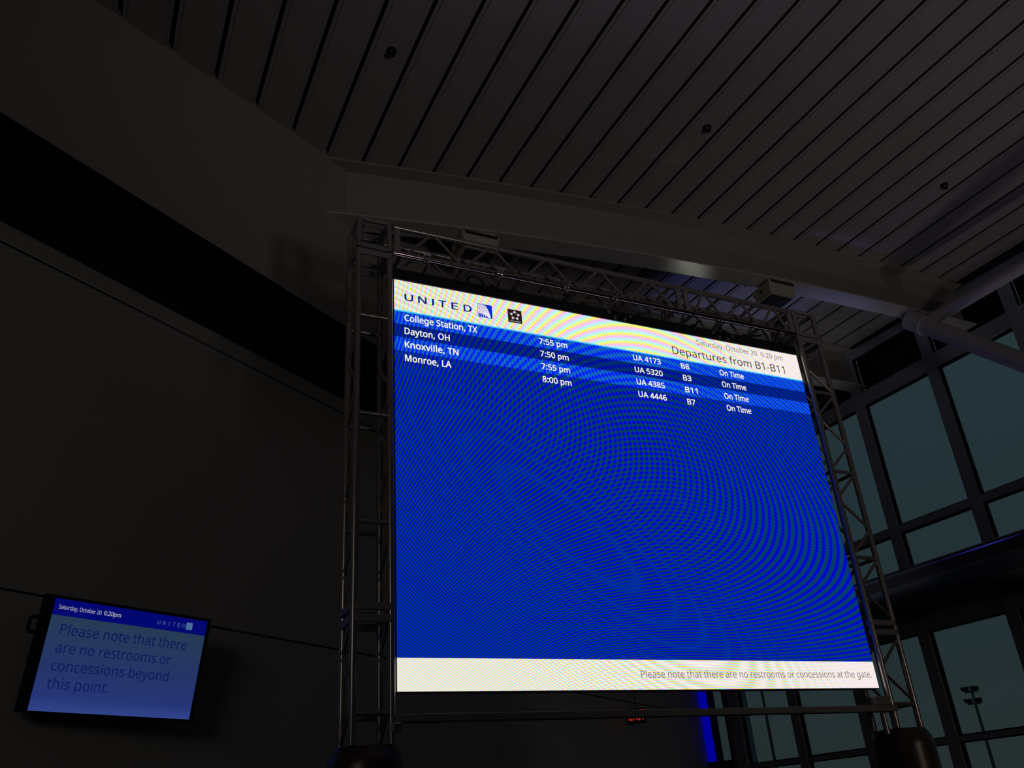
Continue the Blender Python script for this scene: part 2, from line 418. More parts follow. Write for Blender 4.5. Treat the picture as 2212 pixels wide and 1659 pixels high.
# lettering: letter outlines in thousandths, filled as flat curves, thickened by overlaid copies, and fitted to given ink widths
GLYPHS = {
',': (180, ((47,-3,61,78,124,78,129,71,104,-8,71,-87,28,-87), )),
'-': (216, ((27,206,189,206,189,154,27,154), )),
'.': (180, ((74,-7,60,1,51,15,48,36,51,57,60,71,74,79,89,81,106,79,119,71,129,57,132,36,129,15,119,1,106,-7,89,-9), )),
'0': (384, ((153,-3,121,10,93,30,72,59,55,95,43,137,35,186,33,240,34,278,37,313,42,344,49,373,58,399,69,422,83,441,99,458,118,470,140,480,164,485,191,487,229,483,262,471,289,450,312,422,329,386,341,344,349,296,351,240,350,203,347,169,342,137,335,108,326,82,314,59,300,39,284,23,265,10,243,1,219,-5,191,-7), (216,47,237,56,255,71,268,92,278,120,286,154,290,194,291,240,290,286,286,326,278,360,268,388,255,409,237,424,216,433,191,437,166,433,145,424,128,409,115,388,105,360,98,326,93,286,92,240,93,194,98,154,105,120,115,93,128,71,145,56,166,47,191,44), )),
'1': (384, ((181,335,181,381,183,418,164,400,142,381,91,339,60,379,189,480,238,480,238,0,181,0), )),
'2': (384, ((32,49,158,176,219,240,231,254,241,268,249,282,257,296,262,310,266,324,269,339,269,355,268,374,263,390,256,404,246,415,233,424,219,431,203,435,185,436,168,435,152,433,137,429,123,424,110,417,96,409,83,400,69,390,38,430,52,441,68,452,85,461,102,470,121,477,141,482,162,485,185,486,217,484,245,478,270,467,291,452,308,434,320,412,327,387,330,359,329,340,326,322,321,305,314,288,306,272,296,256,284,240,271,224,207,155,107,56,107,54,349,54,349,0,32,0), )),
'3': (384, ((143,-6,126,-5,108,-4,92,-1,76,2,60,7,45,13,30,19,30,75,46,68,62,61,78,56,95,51,113,48,130,45,146,44,163,43,193,45,218,49,239,57,256,68,268,82,277,98,282,117,284,138,282,159,275,176,264,191,249,202,229,211,206,217,180,221,150,222,103,222,103,273,150,273,178,274,202,279,223,287,240,298,253,311,263,326,269,344,271,363,265,394,247,417,234,426,219,432,202,435,183,437,165,436,147,434,131,430,117,425,62,396,33,437,46,446,62,455,78,464,96,471,116,478,137,483,159,485,183,486,218,484,248,478,274,467,294,453,311,435,322,415,329,392,331,367,329,344,324,324,316,306,304,290,290,277,273,267,253,258,232,253,232,250,259,245,282,237,302,227,318,214,330,198,339,179,344,159,346,136,345,116,341,97,335,79,326,62,315,47,302,33,285,21,266,11,245,3,220,-2,192,-6,162,-7), )),
'4': (384, ((244,109,14,109,14,159,240,482,301,482,301,162,371,162,371,109,301,109,301,0,244,0), (244,162,244,313,245,372,247,419,244,419,231,392,216,367,72,162), )),
'5': (384, ((148,-6,131,-5,114,-3,97,0,67,8,42,19,42,75,55,68,69,62,84,57,101,52,118,48,135,46,151,44,167,44,192,45,215,50,235,58,253,69,267,83,277,101,283,122,285,147,284,169,278,189,269,205,257,219,240,230,219,238,194,243,165,244,122,241,83,234,54,253,72,480,312,480,312,426,122,426,111,287,142,291,185,294,220,292,251,285,279,273,302,257,321,237,335,213,343,185,346,153,343,118,334,87,319,59,299,36,273,17,242,4,207,-4,167,-7), )),
'6': (384, ((178,-5,157,-1,137,6,118,16,100,29,84,45,71,64,59,86,49,111,42,139,38,170,37,205,38,231,39,256,42,281,46,307,51,331,59,354,68,376,79,397,92,417,108,434,125,449,146,462,169,473,195,480,224,485,257,486,288,485,316,480,316,430,288,436,258,438,236,437,215,434,197,429,181,422,166,414,153,404,142,393,132,380,124,366,117,351,111,335,106,318,102,301,100,282,97,263,96,244,100,244,119,266,143,284,158,291,174,296,193,299,214,300,243,298,270,291,294,279,314,262,331,241,343,216,350,187,353,154,350,119,342,87,329,60,311,36,289,17,263,4,233,-4,200,-7), (220,45,238,50,254,58,268,70,279,86,288,105,293,128,294,154,293,176,288,195,281,212,271,227,258,239,242,247,223,252,201,254,172,251,146,241,126,226,110,208,100,187,97,166,100,137,108,108,122,82,142,61,168,48,199,43), )),
'7': (384, ((288,426,30,426,30,480,351,480,351,434,156,0,91,0), )),
'8': (384, ((157,-5,125,2,98,12,75,27,56,46,43,68,36,93,33,122,36,153,47,179,63,202,83,221,107,237,132,251,115,261,100,273,86,285,73,299,62,314,54,332,50,351,48,372,50,390,53,406,59,421,67,434,77,446,89,456,103,465,118,473,135,479,153,483,171,485,191,486,222,484,249,479,273,470,295,457,312,440,325,421,333,398,335,371,332,344,323,321,308,301,289,283,244,254,298,222,319,203,336,181,347,155,351,124,348,96,340,70,327,48,308,29,285,13,258,2,228,-5,193,-7), (211,284,226,293,240,302,253,312,263,324,271,337,275,352,277,369,271,399,253,421,240,429,226,434,209,437,191,439,173,437,157,434,143,429,130,421,112,399,106,369,109,347,118,328,132,312,150,299,194,277), (215,42,235,46,253,53,267,63,278,76,286,90,291,106,293,124,291,140,286,156,277,169,265,182,250,193,233,203,214,213,192,222,181,226,160,217,142,206,127,195,114,183,104,170,96,155,92,139,91,122,92,105,97,90,105,76,116,63,130,53,147,46,168,42,192,40), )),
':': (180, ((74,281,60,289,51,303,48,324,51,345,60,359,74,367,89,369,106,367,119,359,129,345,132,324,129,303,119,289,106,281,89,278), (74,-7,60,1,51,15,48,36,51,57,60,71,74,79,89,81,106,79,119,71,129,57,132,36,129,15,119,1,106,-7,89,-9), )),
'A': (429, ((187,482,242,482,428,0,366,0,308,148,118,148,61,0,0,0), (290,202,236,347,230,367,221,396,214,419,203,378,193,347,138,202), )),
'B': (437, ((65,480,202,480,244,478,281,473,312,465,338,453,358,437,373,417,381,391,384,361,383,340,378,322,371,305,361,290,348,278,332,268,314,260,293,255,293,251,322,244,348,234,369,218,386,197,392,185,397,170,399,154,400,136,397,106,389,79,375,55,356,36,331,20,303,9,270,2,234,0,65,0), (214,275,243,277,266,280,285,286,299,295,309,306,316,320,320,336,322,354,320,372,315,388,306,401,294,411,278,418,258,424,233,427,205,428,126,428,126,275), (222,51,252,53,276,57,296,65,311,76,322,89,330,105,334,122,336,141,334,159,329,175,321,189,310,202,294,212,274,219,248,224,218,225,126,225,126,51), )),
'C': (424, ((226,-5,194,1,165,10,139,24,116,40,96,60,79,83,65,109,55,139,47,170,42,204,41,240,43,276,48,309,56,340,67,368,82,395,100,418,121,438,146,455,173,469,203,478,236,484,271,486,308,484,342,479,374,470,404,458,379,407,330,425,302,431,271,433,234,430,202,420,173,404,149,381,130,353,116,320,108,282,105,240,107,197,115,160,128,127,146,98,169,76,198,59,231,50,270,46,330,52,385,65,385,13,329,-2,261,-7), )),
'D': (490, ((65,480,213,480,248,478,281,473,311,464,338,453,363,438,385,419,404,398,420,374,433,346,442,315,447,282,449,244,445,187,433,138,412,96,383,61,347,35,304,15,255,4,199,0,65,0), (191,52,276,64,337,99,373,159,385,242,383,287,374,326,359,358,338,383,312,403,281,417,245,425,204,428,126,428,126,52), )),
'E': (373, ((65,480,333,480,333,426,126,426,126,277,321,277,321,224,126,224,126,53,333,53,333,0,65,0), )),
'H': (498, ((65,480,126,480,126,277,371,277,371,480,432,480,432,0,371,0,371,224,126,224,126,0,65,0), )),
'I': (228, ((27,35,83,48,83,431,27,445,27,480,200,480,200,445,144,431,144,48,200,35,200,0,27,0), )),
'K': (416, ((65,480,126,480,126,243,167,289,208,334,338,480,408,480,218,271,416,0,345,0,175,229,126,186,126,0,65,0), )),
'L': (352, ((65,480,126,480,126,54,335,54,335,0,65,0), )),
'M': (609, ((65,480,154,480,302,87,305,87,455,480,544,480,544,0,484,0,484,295,486,364,489,420,486,420,326,0,277,0,119,420,116,420,120,364,121,291,121,0,65,0), )),
'N': (510, ((65,480,135,480,391,83,394,83,392,115,390,162,389,209,389,480,445,480,445,0,375,0,118,398,116,398,119,340,121,268,121,0,65,0), )),
'O': (525, ((227,-5,194,1,165,11,139,24,116,41,96,61,79,84,65,111,55,140,47,171,42,205,41,241,42,277,47,310,55,341,65,370,79,396,96,419,116,439,139,456,165,470,195,479,227,485,263,487,298,485,329,479,358,470,384,456,407,440,427,420,444,397,458,370,469,341,477,310,482,277,484,240,482,204,477,171,469,139,458,110,444,84,427,61,407,41,384,24,358,11,329,1,297,-5,263,-7), (301,49,333,59,361,75,382,98,399,126,410,159,417,198,420,240,417,283,410,321,399,354,382,382,361,405,334,421,301,431,263,434,225,431,193,421,165,405,143,382,126,354,114,321,107,283,105,240,107,198,114,159,126,126,143,98,165,75,192,59,225,49,263,46), )),
'P': (406, ((65,480,192,480,236,477,273,470,304,459,329,443,348,422,361,398,369,370,372,338,371,319,368,300,362,282,354,264,344,248,330,233,314,220,294,208,272,199,245,192,215,188,181,187,126,187,126,0,65,0), (174,238,206,240,234,244,257,251,276,261,291,274,301,290,308,311,310,336,308,357,302,376,293,392,280,405,263,415,242,422,216,426,187,428,126,428,126,238), )),
'R': (418, ((65,480,197,480,239,477,275,471,305,460,329,446,348,426,361,403,369,375,372,343,371,325,369,308,364,293,358,279,342,256,322,239,300,225,276,215,408,0,337,0,221,198,126,198,126,0,65,0), (197,249,225,251,248,255,267,262,283,272,294,285,303,301,308,319,310,340,308,362,303,381,294,396,281,407,265,416,245,422,222,426,194,427,126,427,126,249), )),
'S': (369, ((146,-6,127,-5,109,-3,91,-1,60,7,34,16,34,74,94,54,112,51,131,48,150,46,169,46,194,47,216,51,234,57,249,66,261,78,270,91,275,106,277,123,274,145,267,163,253,178,232,192,164,222,135,233,110,246,89,261,72,276,58,294,48,314,42,338,40,364,42,382,45,400,51,415,60,429,70,442,83,454,97,463,114,471,132,478,151,483,172,485,193,486,213,486,231,484,249,482,266,479,282,475,297,470,312,465,326,459,307,408,253,426,238,429,223,431,208,433,192,433,171,432,153,428,137,422,124,414,107,392,101,363,104,341,111,323,125,308,144,294,206,267,227,259,245,251,262,242,278,233,291,224,303,214,314,203,322,191,329,178,333,163,336,146,337,128,334,98,326,72,311,48,291,29,266,13,236,2,203,-4,166,-7), )),
'T': (373, ((156,426,7,426,7,480,366,480,366,426,217,426,217,0,156,0), )),
'U': (491, ((201,-4,164,5,133,21,107,42,87,68,72,98,63,133,60,171,60,480,121,480,121,169,123,141,129,117,138,96,152,78,170,64,191,54,217,48,246,46,277,48,303,54,324,65,341,80,354,99,363,120,368,143,370,169,370,480,430,480,430,169,429,145,425,122,418,100,410,80,398,61,384,44,368,29,348,16,326,6,301,-1,274,-5,243,-7), )),
'X': (394, ((162,250,13,480,80,480,197,291,316,480,379,480,231,251,391,0,322,0,195,208,66,0,3,0), )),
'a': (377, ((121,-5,100,0,80,8,63,19,49,34,39,52,33,74,31,100,34,125,41,148,55,167,73,183,97,196,127,206,162,212,203,215,265,217,265,238,263,259,260,277,254,290,245,301,222,314,190,318,163,316,136,310,89,291,71,335,96,347,126,357,143,361,159,364,176,365,193,366,224,364,251,359,273,350,291,337,305,321,314,300,320,275,322,245,322,0,279,0,268,51,265,51,253,37,241,25,229,15,216,7,202,1,185,-3,166,-6,144,-7), (180,43,200,47,218,55,234,66,247,80,256,98,262,119,264,144,264,176,211,174,180,172,154,167,133,161,118,152,98,130,92,99,97,73,110,55,132,44,158,41), )),
'b': (413, ((207,-6,189,-3,173,2,158,9,134,26,116,46,111,46,99,0,57,0,57,510,116,510,116,386,115,344,113,312,116,312,134,333,158,351,173,357,189,362,207,365,228,366,260,363,288,354,313,340,335,319,353,293,366,261,374,223,376,180,374,137,366,99,353,67,335,40,313,20,288,5,259,-4,228,-7), (242,45,261,51,278,62,291,78,302,98,309,121,313,149,315,181,309,240,291,283,260,308,218,317,191,315,169,309,152,298,138,284,129,265,122,242,118,214,116,182,116,179,118,148,122,121,128,97,138,78,151,62,169,51,192,45,219,42), )),
'c': (322, ((178,-5,156,-2,136,4,117,13,99,24,83,38,70,54,58,73,49,95,42,120,38,147,37,178,38,210,42,238,49,264,59,286,71,306,85,322,101,336,119,347,139,356,160,362,182,365,206,367,259,361,300,347,282,298,244,310,204,315,158,306,125,281,105,238,98,179,100,148,105,121,113,98,124,79,138,64,156,53,177,46,201,44,229,46,253,50,294,65,294,13,254,-2,201,-7), )),
'd': (413, ((153,-4,124,5,99,20,77,40,60,66,47,98,39,136,37,179,39,223,47,261,60,293,78,319,100,340,125,355,153,364,185,367,205,366,223,363,239,358,254,351,278,334,297,314,301,314,299,339,297,367,297,510,356,510,356,0,308,0,300,48,297,48,278,27,254,9,239,2,223,-3,205,-6,185,-7), (221,44,243,50,261,60,274,74,284,91,292,113,296,138,298,168,298,179,296,210,292,238,285,262,275,282,262,297,244,309,221,315,193,318,171,315,152,308,135,296,122,280,111,259,104,235,100,208,98,178,100,148,104,121,111,98,122,78,135,62,152,51,171,45,194,42), )),
'e': (379, ((185,-5,162,-2,140,5,120,14,101,26,85,40,71,57,59,76,49,98,42,122,38,149,37,177,38,206,42,232,48,257,57,279,68,299,81,316,96,331,112,344,131,354,151,361,173,365,196,367,218,365,239,362,258,355,276,347,291,335,305,322,317,307,327,290,335,271,340,250,343,228,345,204,345,169,98,169,101,140,107,115,116,93,129,76,146,62,165,52,188,46,213,44,230,44,245,45,260,47,274,50,328,69,328,17,274,-1,260,-4,245,-5,228,-6,210,-7), (283,216,281,237,277,257,271,274,262,290,250,302,234,311,216,317,195,318,175,317,158,312,142,303,129,291,118,276,109,259,103,238,99,216), )),
'f': (231, ((73,314,10,314,10,342,73,362,73,383,75,415,81,443,91,465,104,483,121,497,141,506,164,512,190,514,229,510,260,502,244,455,220,462,191,465,165,460,147,446,140,434,136,420,133,403,132,383,132,360,223,360,223,314,132,314,132,0,73,0), )),
'g': (413, ((157,-160,123,-155,92,-148,65,-138,65,-84,93,-96,125,-105,160,-110,198,-112,220,-110,240,-105,256,-97,271,-85,283,-70,291,-53,296,-33,298,-11,298,3,298,27,300,48,297,48,276,24,251,7,221,-3,185,-7,152,-4,123,6,98,21,76,42,59,69,47,101,39,138,37,179,39,220,47,256,59,288,76,316,98,338,123,354,152,364,185,367,202,366,219,363,234,359,249,353,263,346,275,336,287,325,298,312,301,312,309,360,356,360,356,-6,353,-42,346,-74,334,-100,317,-122,294,-139,267,-151,233,-159,195,-161), (219,43,241,49,259,58,273,71,284,88,292,109,297,135,298,165,298,179,297,214,292,243,284,267,273,285,258,299,240,309,218,315,193,317,172,315,153,308,137,297,123,281,112,261,104,237,100,210,98,179,100,147,104,120,112,96,123,77,136,61,153,50,172,44,194,42), )),
'h': (415, ((57,510,116,510,116,361,113,310,117,310,126,323,137,334,150,344,164,352,179,358,195,362,212,365,229,366,260,364,287,358,309,348,328,335,342,317,352,294,359,267,361,234,361,0,302,0,302,230,297,268,282,295,257,312,222,317,194,315,171,309,152,298,139,283,129,264,122,242,118,216,116,186,116,0,57,0), )),
'i': (173, ((74,422,62,429,55,441,52,457,55,474,62,486,74,493,87,495,100,493,111,486,119,474,122,457,119,441,111,429,100,422,87,420), (57,360,116,360,116,0,57,0), )),
'l': (173, ((57,510,116,510,116,0,57,0), )),
'm': (628, ((57,360,105,360,113,311,117,311,126,324,137,336,149,345,162,353,177,359,192,363,207,366,223,367,262,363,293,352,317,333,333,306,336,306,346,321,358,333,371,344,386,352,402,358,418,363,435,366,452,367,481,365,505,359,526,349,543,335,557,317,566,295,572,267,574,234,574,0,515,0,515,232,511,269,497,296,474,312,442,317,418,315,397,309,380,300,367,287,357,270,350,250,346,226,345,199,345,0,286,0,286,232,281,269,268,296,245,312,212,317,187,315,166,309,150,298,137,283,128,265,121,242,117,216,116,187,116,0,57,0), )),
'n': (415, ((57,360,105,360,113,311,117,311,126,324,138,336,151,345,165,353,181,359,197,363,213,366,230,367,261,365,287,359,309,349,328,335,342,317,352,295,359,267,361,234,361,0,302,0,302,230,297,268,282,295,257,312,222,317,194,315,171,309,153,298,139,283,129,265,122,242,118,216,116,187,116,0,57,0), )),
'o': (406, ((179,-5,157,-1,136,6,117,15,100,27,84,42,70,59,58,79,49,101,42,125,38,152,37,181,40,223,48,260,62,292,82,318,106,339,135,355,168,364,204,367,228,365,250,361,271,354,290,345,308,333,324,318,337,301,349,282,358,260,365,236,369,209,370,181,367,139,359,101,345,69,325,42,300,21,271,6,239,-4,202,-7), (229,45,251,52,269,63,283,80,295,100,303,123,307,150,309,181,307,211,303,238,295,261,283,281,269,297,251,308,229,315,203,317,177,315,155,308,137,297,123,281,112,261,104,238,100,211,98,181,100,150,104,123,112,100,123,80,138,63,156,52,178,45,203,42), )),
'p': (413, ((57,360,105,360,113,311,116,311,135,333,158,351,173,358,189,363,208,366,228,367,260,364,288,355,314,341,335,320,353,294,366,262,374,224,376,181,374,137,366,100,353,68,335,41,313,20,288,5,260,-4,228,-7,208,-6,190,-3,173,2,159,9,135,26,116,46,112,46,115,17,116,-13,116,-161,57,-161), (249,47,273,60,291,82,305,110,309,126,312,143,314,162,315,181,313,211,309,237,302,260,291,280,278,296,261,308,241,315,218,317,192,315,171,309,153,300,140,286,130,269,123,247,118,222,116,192,116,181,118,149,122,122,128,98,138,78,151,63,169,51,192,45,219,42), )),
'r': (277, ((57,360,105,360,112,294,115,294,124,308,135,322,147,334,160,345,174,355,190,361,207,365,225,367,247,366,267,363,260,308,241,312,221,313,194,309,169,298,147,280,131,256,124,241,120,226,117,210,116,192,116,0,57,0), )),
's': (322, ((130,-6,113,-5,97,-3,83,-1,57,7,35,16,35,70,87,50,102,46,118,43,133,42,149,41,170,42,188,45,203,49,214,55,229,72,234,94,233,107,227,118,217,129,200,140,146,164,86,191,64,206,48,223,38,244,34,271,37,293,44,312,55,328,72,342,92,353,115,360,140,365,169,367,185,366,201,365,216,363,231,360,284,343,264,296,216,312,191,317,165,318,133,315,110,307,95,293,91,275,93,261,99,249,111,239,129,229,183,206,242,180,263,165,279,147,288,126,291,99,289,75,282,53,270,35,253,20,231,8,207,0,179,-5,148,-7), )),
't': (242, ((140,-4,115,3,94,16,77,37,70,50,65,66,63,84,62,105,62,314,11,314,11,343,62,366,86,443,121,443,121,360,225,360,225,314,121,314,121,106,125,77,137,57,155,46,177,42,205,44,228,49,228,4,201,-4,167,-7), )),
'u': (415, ((153,-5,127,1,104,11,86,25,72,42,61,65,55,92,53,124,53,360,113,360,113,128,118,91,133,64,158,48,193,42,220,44,243,51,262,61,276,76,286,95,293,117,297,143,299,173,299,360,358,360,358,0,310,0,301,48,298,48,289,35,277,23,264,14,250,6,234,1,218,-3,201,-6,184,-7), )),
'v': (341, ((0,360,63,360,140,148,151,115,162,80,169,52,171,52,179,81,190,116,201,148,278,360,341,360,204,0,136,0), )),
'x': (355, ((142,184,18,360,85,360,178,224,270,360,336,360,212,184,343,0,276,0,178,144,79,0,12,0), )),
'y': (343, ((28,-160,7,-156,7,-109,25,-111,47,-113,75,-108,97,-95,114,-75,127,-49,146,-1,1,360,64,360,142,155,160,104,172,57,175,57,187,101,206,156,279,360,343,360,187,-50,177,-74,166,-96,153,-115,139,-131,122,-144,103,-154,81,-159,56,-161), )),
' ': (175, ()),
}


_ink = {}


def glyph(ch):
    if ch in _ink:
        return _ink[ch]
    cu = D.curves.new('lettering_source', 'CURVE')
    cu.dimensions = '2D'; cu.fill_mode = 'BOTH'
    for lp in GLYPHS[ch][1]:
        sp = cu.splines.new('POLY')
        n = len(lp) // 2
        sp.points.add(n - 1)
        for i in range(n):
            sp.points[i].co = (lp[2 * i] / 1000, lp[2 * i + 1] / 1000, 0, 1)
        sp.use_cyclic_u = True
    o = D.objects.new('lettering_source', cu)
    COL.objects.link(o)
    dg = bpy.context.evaluated_depsgraph_get()
    dg.update()
    me = D.meshes.new_from_object(o.evaluated_get(dg))
    r = [v.co.copy() for v in me.vertices], [tuple(p.vertices) for p in me.polygons]
    D.meshes.remove(me)
    D.objects.remove(o)
    D.curves.remove(cu)
    _ink[ch] = r
    return r


def ink(txt, weight=0.0):
    vs, fs, pen = [], [], 0.0
    for ch in txt:
        if ch != ' ':
            v, f = glyph(ch)
            d = weight * 0.8
            for dx, dy in (((0, 0),) if weight <= 0 else ((-weight, 0), (weight, 0), (-d, d), (d, d), (-d, -d), (d, -d))):
                n = len(vs)
                vs += [p + Vector((pen + dx, dy, 0)) for p in v]
                fs += [tuple(i + n for i in q) for q in f]
        pen += GLYPHS[ch][0] / 1000 + weight * 0.6
    return vs, fs


CAP = max(GLYPHS['H'][1][0][1::2]) / 1000


def letters(mb, txt, x0, x1, base, cap, y=-0.002, weight=0.0, mi=0):
    vs, fs = ink(txt, weight)
    a, b = min(v.x for v in vs), max(v.x for v in vs)
    k = (x1 - x0) / (b - a)
    mb.add([(x0 + (v.x - a) * k, y, base + v.y * cap / CAP) for v in vs], fs, mi)
    return mb


# ------------------------------------------------------------------ setting: floor, ceiling, walls
UL = Vector((0.82412619, 0.56640624, 0)); NL = Vector((0.56640624, -0.82412619, 0))   # the long left wall
PB = Vector((1.85314, 7.37, 0))           # a point on the face of its upper part
SB = 1.0727                               # how far the lower part stands back
PL = PB - NL * SB
ZS = 6.198                                # underside of the upper part
UW = Vector((math.sin(R(-2.8)), math.cos(R(-2.8)), 0)); NW = Vector((math.cos(R(-2.8)), -math.sin(R(-2.8)), 0))
W0 = Vector((12.0, 0, 0))
W0 = W0 - UW * W0.dot(UW)                 # the glazed wall
YC = 7.2


def zc(x, y):
    """the shallow vault of the ceiling"""
    if x > 9.6:
        z = 8.72 - 0.004 * (x - 9.6) ** 2
    else:
        z = 8.72 - 0.0085 * (x - 9.6) ** 2
    if x < -5.0:
        z = 8.72 - 0.0085 * 14.6 ** 2
    return z + 0.0212 * (y - YC)


def P3(o, u, a, n, b, z):
    return (o.x + u.x * a + n.x * b, o.y + u.y * a + n.y * b, z)


def slab(mb, o, u, n, a0, a1, b0, b1, z0, z1, mi=0):
    lo = [P3(o, u, a0, n, b0, z0), P3(o, u, a1, n, b0, z0), P3(o, u, a1, n, b1, z0), P3(o, u, a0, n, b1, z0)]
    hi = [(p[0], p[1], z1) for p in lo]
    return mb.hexa(lo, hi, mi)


struct(MB().box((-19.5, -6.3, -0.2), (12.6, 16.5, 0)).build('floor', M['floor']), 'dark carpeted hall floor', 'floor')
struct(MB().box((12.9, -60, -0.5), (160, 140, -0.3)).build('ground', M['ground']), 'flat concrete apron outside the glazed wall', 'ground')

# ceiling: one sheet of long planks with open joints
cm = MB()


def run(xa, xb, ya, dz, mi):
    """a strip of one plank, from the back of the hall to where it meets the left wall or the far end"""
    pts = []
    for x in (xa, xb):
        ye = min(15.6, 7.37 + (x - 1.85314) * 0.68728 + 0.02)
        ye = max(ye, ya + 0.01)
        pts.append((x - 0.0085 * (ya - YC), ya, zc(x, ya) + dz))
        pts.append((x - 0.0085 * (ye - YC), ye, zc(x, ye) + dz))
    return [pts[0], pts[2], pts[3], pts[1]]


k = -44
while True:
    x0 = 1.99 + 0.4165 * k
    x1 = min(x0 + 0.4165, 11.56)
    if x0 > 11.5:
        break
    g, s1, st = 0.019, 0.055, 0.014
    secs = [(x0 - g, x0 + g, 0.10, 1)]
    segs = []
    A = [(x0 + g, 0.10), (x0 + g, st), (x0 + s1, st), (x0 + s1 + 0.004, 0.0), (x1 - s1 - 0.004, 0.0), (x1 - s1, st), (x1 - g, st), (x1 - g, 0.10)]
    for (xa, da), (xb, db) in zip(A[:-1], A[1:]):
        q = run(xa, xb, -6.0, 0, 0)
        pa = [(q[0][0], q[0][1], q[0][2] + da), (q[3][0], q[3][1], q[3][2] + da), (q[2][0], q[2][1], q[2][2] + db), (q[1][0], q[1][1], q[1][2] + db)]
        cm.quad(pa, 1 if (da > 0.05 or db > 0.05) else 0)
    q = run(x0 - g, x0 + g, -6.0, 0.10, 1)
    cm.quad([q[0], q[3], q[2], q[1]], 1)
    q = run(x0 - g, x1 + g, -6.0, 0.16, 1)
    cm.quad([q[0], q[1], q[2], q[3]], 1)
    k += 1
# the one butt joint that shows between two plank lengths
cm.quad([(5.405, 4.345, zc(5.405, 4.345) - 0.0015), (5.66, 4.335, zc(5.66, 4.335) - 0.0015), (5.66, 4.329, zc(5.66, 4.329) - 0.0015), (5.405, 4.339, zc(5.405, 4.339) - 0.0015)], 1)
struct(cm.build('ceiling', [M['plank'], M['gap']]), 'vaulted ceiling of long pale metal planks with dark open joints', 'ceiling')

# upper part of the left wall, its black underside, and the panelled lower part
struct(slab(MB(), PB, UL, NL, -24.0, 11.6, -0.14, 0.0, ZS, 9.1).build('wall_left', M['plaster']), 'plain upper left wall that overhangs the panels and meets the vaulted ceiling', 'wall')
sm = MB()
slab(sm, PB, UL, NL, -24.0, 11.9, -SB - 0.1, -0.14, ZS + 0.001, ZS + 0.06)
slab(sm, PB, UL, NL, -24.0, 11.6, -0.14, -0.004, ZS - 0.001, ZS + 0.02)
struct(sm.build('trim_1', M['soffit_black']), 'black underside band between the upper and lower left wall', 'soffit')
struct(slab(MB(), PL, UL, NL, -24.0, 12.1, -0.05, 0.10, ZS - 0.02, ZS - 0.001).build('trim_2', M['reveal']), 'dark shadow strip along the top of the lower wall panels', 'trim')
lw = MB()
for z0, z1 in ((0.0, 3.326), (3.344, 5.990), (6.010, ZS - 0.02)):
    slab(lw, PL, UL, NL, -24.0, 12.05, -0.06, 0.0, z0, z1, 0)
slab(lw, PL, UL, NL, -24.0, 12.14, -0.20, -0.07, 0.0, ZS - 0.02, 1)
struct(lw.build('wall_left_lower', [M['wall_panel'], M['soffit_black']]), 'lower left wall of large grey panels with two thin dark seams', 'wall')
struct(MB().box((-19.3, -6.25, 0), (12.5, -6.02, 9.0)).build('wall_back', M['wall_panel']), 'plain wall behind the photographer', 'wall')
rw = MB()
slab(rw, W0, UW, NW, -6.2, 3.0, 0.0, 0.25, 0.0, 8.75)
struct(rw.build('wall_right', M['plaster']), 'solid part of the right wall beside the glazing', 'wall')
rw = MB()
slab(rw, W0, UW, NW, 14.66, 15.4, 0.0, 0.25, 0.0, 8.75)
struct(rw.build('wall_far', M['wall_panel']), 'short dark wall end at the far corner of the glazing', 'wall')
t3 = MB()
def cedge(y, dz):
    return (11.50 - 0.0085 * (y - YC), y, zc(11.50, y) + dz)
def wedge_(y, dz):
    return (W0.x + (y - W0.y) * UW.x / UW.y + 0.3, y, zc(11.50, y) + dz)
t3.hexa([cedge(-6.1, -0.03), wedge_(-6.1, -0.03), wedge_(15.4, -0.03), cedge(15.4, -0.03)],
        [cedge(-6.1, 0.16), wedge_(-6.1, 0.16), wedge_(15.4, 0.16), cedge(15.4, 0.16)])
struct(t3.build('trim_3', M['spandrel']), 'dark closure strip between the ceiling edge and the glazing', 'trim')


# ------------------------------------------------------------------ the two arched roof girders
def girder(yf, xa0, label, name, kind_label):
    """yf is the front edge of its flanges; the profile follows the vault"""
    def prof(x):
        return zc(x, YC) + (yf - YC) * 0.0212
    xs = [xa0 + (11.62 - xa0) * i / 44 for i in range(45)]
    def xl(y):      # where it dies into the left wall
        return 1.85314 + (y - 7.37) / 0.68728
    web, tf, bf = MB(), MB(), MB()
    def strip(mb, y0, y1, fz0, fz1):
        def xx(x, y):
            return max(x, xl(y) - 0.01)
        for a, b in zip(xs[:-1], xs[1:]):
            lo, hi = [], []
            for x, y in ((a, y0), (b, y0), (b, y1), (a, y1)):
                X = xx(x, y)
                lo.append((X, y, fz0(X))); hi.append((X, y, fz1(X)))
            if abs(lo[0][0] - lo[1][0]) < 1e-5 and abs(lo[2][0] - lo[3][0]) < 1e-5:
                continue
            mb.hexa(lo, hi)
    depth = 0.735
    strip(web, yf + 0.17, yf + 0.235, lambda x: prof(x) - depth, lambda x: prof(x) - 0.01)
    strip(tf, yf, yf + 0.27, lambda x: prof(x) - 0.03, lambda x: prof(x) - 0.002)
    strip(bf, yf, yf + 0.27, lambda x: prof(x) - depth - 0.02, lambda x: prof(x) - depth)
    t = thing(name, label, 'girder')
    web.build('web', M['beam'], t)
    tf.build('top_flange', M['beam'], t)
    bf.build('bottom_flange', M['flange'], t)
    return t, prof


g1, prof1 = girder(YC, 1.5, 'long arched cream roof girder crossing above the video wall', 'roof_girder', '')
g2, prof2 = girder(9.46, 4.6, 'second arched roof girder, farther off behind the top of the right truss tower', 'roof_girder', '')

